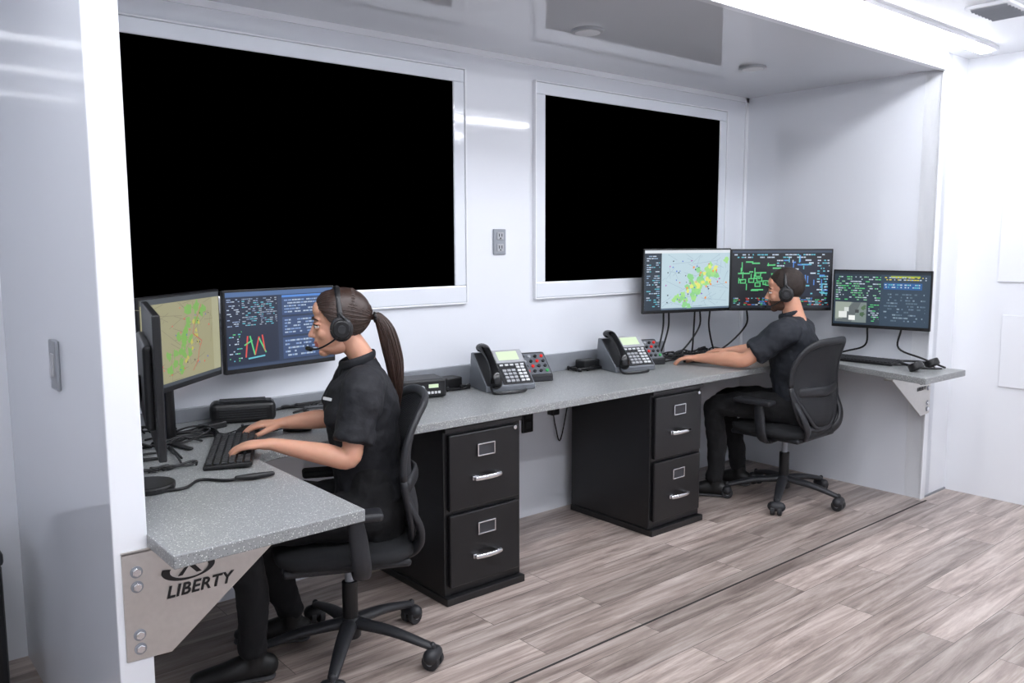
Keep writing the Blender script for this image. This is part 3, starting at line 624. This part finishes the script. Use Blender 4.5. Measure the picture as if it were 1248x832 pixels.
def person(name,loc,rz,cfg):
    r=root(name,loc,rz); man=cfg['man']; sk=cfg['skin']
    hp=cfg['hip']; L=[sweep([(-.01,0,.565),(0,0,.64),(.01,0,.72)],[(.12,hp),(.125,hp),(.11,hp*.9)],28,5,ref=(1,0,0))]
    for s,kn,an in ((1,cfg['kneeL'],cfg['ankL']),(-1,cfg['kneeR'],cfg['ankR'])):
        hipj=(0,s*.085,.59); kn=np.array(kn);an=np.array(an)
        mid=(np.array(hipj)+kn)/2+np.array((0,0,.01)); m2=(kn+an)/2+np.array((-.012,0,.0))
        L.append(sweep([hipj,mid,kn+np.array((-.02,0,-.0)),kn+np.array((0.01,0,-.06)),m2,an+np.array((0,0,.03))],[.095,.086,.068,.064,.060,.054],20,5))
    v,f=voxel(L,.009,5); folds(mk('trousers',v,f,M_pants,r,True),.026)
    for s,an,yaw in ((1,cfg['ankL'],cfg.get('yL',6)),(-1,cfg['ankR'],cfg.get('yR',-8))):
        an=np.array(an); T=Matrix.Translation((an[0],an[1],0))@Matrix.Rotation(math.radians(yaw),4,'Z')
        v,f=voxel([sweep([(-.05,0,.05),(.02,0,.055),(.10,0,.045),(.19,0,.038)],[(.045,.036),(.05,.04),(.036,.047),(.024,.04)],18,5,ref=(0,0,1)),sweep([(0,0,.05),(-.005,0,.12)],[.042,.044],14,3)],.007,3)
        v[:,2]=np.maximum(v[:,2],.012); mk('shoe_%d'%(s>0),v,f,M_shoe,r,True,M=T)
        v,f=sweep([(-.055,0,.010),(.03,0,.010),(.11,0,.010),(.2,0,.010)],[(.01,.038),(.01,.04),(.01,.048),(.01,.036)],18,4,ref=(0,0,1)); mk('sole_%d'%(s>0),v,f,M_sole,r,True,M=T)
    sw=cfg['sw']; ln=cfg['lean']; sh=cfg['shz']; fb=cfg['fb']
    X=lambda z: ln*(z-.6)/(sh-.6)
    L=[sweep([(X(.66),0,.64),(X(.75)+.005,0,.75),(X(.88)+.01,0,.88),(X(1.0)+.012,0,1.0),(X(sh-.03),0,sh-.04),(X(sh),0,sh),(X(sh)+.005,0,sh+.045)],
             [(.122*fb,hp*.98),(.112*fb,cfg['waist']),(.118*fb,cfg['waist']+.015),(.124*fb,sw-.035),(.10*fb,sw-.02),(.072*fb,sw-.05),(.056,.065)],32,5,ref=(1,0,0),capf=.5)]
    if not man:
        for s in (1,-1): L.append(ell((X(.98)+.085,s*.066,.97),(.07,.064,.068)))
    else: L.append(ell((X(.82)+.03,0,.80),(.12,.135,.12)))
    sr=cfg['slv']
    for s,sp,el in ((1,cfg['shL'],cfg['elL']),(-1,cfg['shR'],cfg['elR'])):
        sp=np.array(sp);el=np.array(el); q=sp+(el-sp)*.76
        inn=sp+np.array((0,-s*.08,.0)); L.append(sweep([inn,sp,sp+(el-sp)*.33,q],[sr*.98,sr,sr*.95,sr*.96],20,4,capf=.1))
    v,f=voxel(L,.008,4); folds(mk('polo_shirt',v,f,cfg['shirt'],r,True),.030)
    nb=np.array((X(sh)+.012,0,sh+.04)); hd=np.array(cfg['head'])
    P=[(nb[0]+.064*math.cos(a)+.008,.062*math.sin(a),nb[2]+.010-.020*math.cos(a)) for a in np.linspace(.25,2*math.pi-.25,21)]
    tube('collar',P,[(.016,.006)]*21,cfg['shirt'],r,ref=(0,0,1),sub=2)
    box('chest_logo',(X(1.02)+.118*fb+.008,.085,1.035),(.008,.045,.011),M_whitep,r,.001,rot=(0,-12,32))
    for s,sp,el,wr,hdir in ((1,cfg['shL'],cfg['elL'],cfg['wrL'],cfg['hL']),(-1,cfg['shR'],cfg['elR'],cfg['wrR'],cfg['hR'])):
        sp=np.array(sp);el=np.array(el);wr=np.array(wr); a=1.12 if man else .92
        fm=el+(wr-el)*.3
        L=[sweep([sp+(el-sp)*.3,sp+(el-sp)*.7,el,fm,el+(wr-el)*.7,wr,wr+np.array(hdir)*.02],[.046*a,.043*a,.038*a,.042*a,.033*a,(.023*a,.029*a),(.020*a,.030*a)],20,5)]
        L+=hand(wr,hdir,(0,0,1),-s,1.1 if man else 1.04,cfg['curl'][0 if s>0 else 1])
        v,f=voxel(L,.004,2); mk('arm_%s'%('left' if s>0 else 'right'),v,f,sk,r,True)
    tilt=cfg.get('tilt',0)
    hs=cfg['hs']; M=Matrix.Translation(hd)@Euler((0,math.radians(tilt),math.radians(cfg['hyaw']))).to_matrix().to_4x4()@Matrix.Scale(hs,4)
    nt=hd+np.array((-.03,0,-.05)); nw=.060 if man else .047
    v,f=voxel([sweep([nb+np.array((-.02,0,-.06)),nb+np.array((-.008,0,.02)),nt],[(nw+.02),nw,nw],24,5)],.007,3); mk('neck',v,f,sk,r,True)
    head(r,M,man,sk,cfg['hair'])
    Wm=Matrix.Translation(loc)@Matrix.Rotation(math.radians(rz),4,'Z')@M
    headset(Wm.to_translation(),Wm.to_euler(),1,hs*(1.0))
person('woman',(1.61,2.755,0),154.5,dict(man=False,skin=M_skin,hair=M_hairw,shirt=M_shirt,hip=.165,waist=.13,sw=.18,lean=.02,shz=1.115,fb=1.12,slv=.078,
  kneeL=(.46,.12,.575),ankL=(.45,.09,.10),kneeR=(.46,-.13,.585),ankR=(.32,-.2,.10),
  shL=(.03,.165,1.08),shR=(.03,-.165,1.08),elL=(.09,.215,.84),elR=(.13,-.235,.90),wrL=(.355,.14,.893),wrR=(.325,-.235,.888),hL=(1,-.22,-.08),hR=(1,-.05,-.06),
  curl=(.75,.95),head=(.105,0,1.30),hyaw=0,tilt=4,hs=.97))
person('man',(4.61,2.765,0),115,dict(man=True,skin=M_skin2,hair=M_hairm,shirt=M_shirt2,hip=.17,waist=.165,sw=.225,lean=.04,shz=1.11,fb=1.22,slv=.084,
  kneeL=(.47,.13,.59),ankL=(.47,.10,.10),kneeR=(.46,-.13,.59),ankR=(.38,-.22,.10),
  shL=(.06,.21,1.07),shR=(.06,-.21,1.07),elL=(.28,.27,.90),elR=(.24,-.28,.90),wrL=(.56,.20,.888),wrR=(.46,-.20,.888),hL=(1,-.05,-.1),hR=(1,.1,-.06),
  curl=(.8,.9),head=(.10,.0,1.295),hyaw=10,tilt=4,hs=1.0))

# ------------------------------------------------------------------ world, camera, units
w=bpy.data.worlds.new('World'); bpy.context.scene.world=w; w.use_nodes=True; w.node_tree.nodes['Background'].inputs[0].default_value=(.6,.65,.7,1); w.node_tree.nodes['Background'].inputs[1].default_value=.3
cd=bpy.data.cameras.new('camera'); cam=bpy.data.objects.new('camera',cd); COL.objects.link(cam)
cd.sensor_width=36; cd.lens=1028.265/1248*36; cd.clip_start=.02
pi_,ya,ro=[math.radians(a) for a in (6.734,49.914,-.183)]
Fv=Vector((math.cos(ya)*math.cos(pi_),math.sin(ya)*math.cos(pi_),-math.sin(pi_))); R0=Vector((math.sin(ya),-math.cos(ya),0)); U0=R0.cross(Fv)
R=R0*math.cos(ro)+U0*math.sin(ro); U=-R0*math.sin(ro)+U0*math.cos(ro)
cam.matrix_world=Matrix(((R.x,U.x,-Fv.x,0),(R.y,U.y,-Fv.y,0),(R.z,U.z,-Fv.z,1.6),(0,0,0,1)))
bpy.context.scene.camera=cam
bpy.context.view_layer.update()
for o in list(bpy.data.objects):
    if o.parent is None:
        o.location=o.location*UNIT
        if o.type!='CAMERA': o.scale=o.scale*UNIT
sc=bpy.context.scene; sc.view_settings.view_transform='Standard'; sc.view_settings.look='None'; sc.view_settings.exposure=0
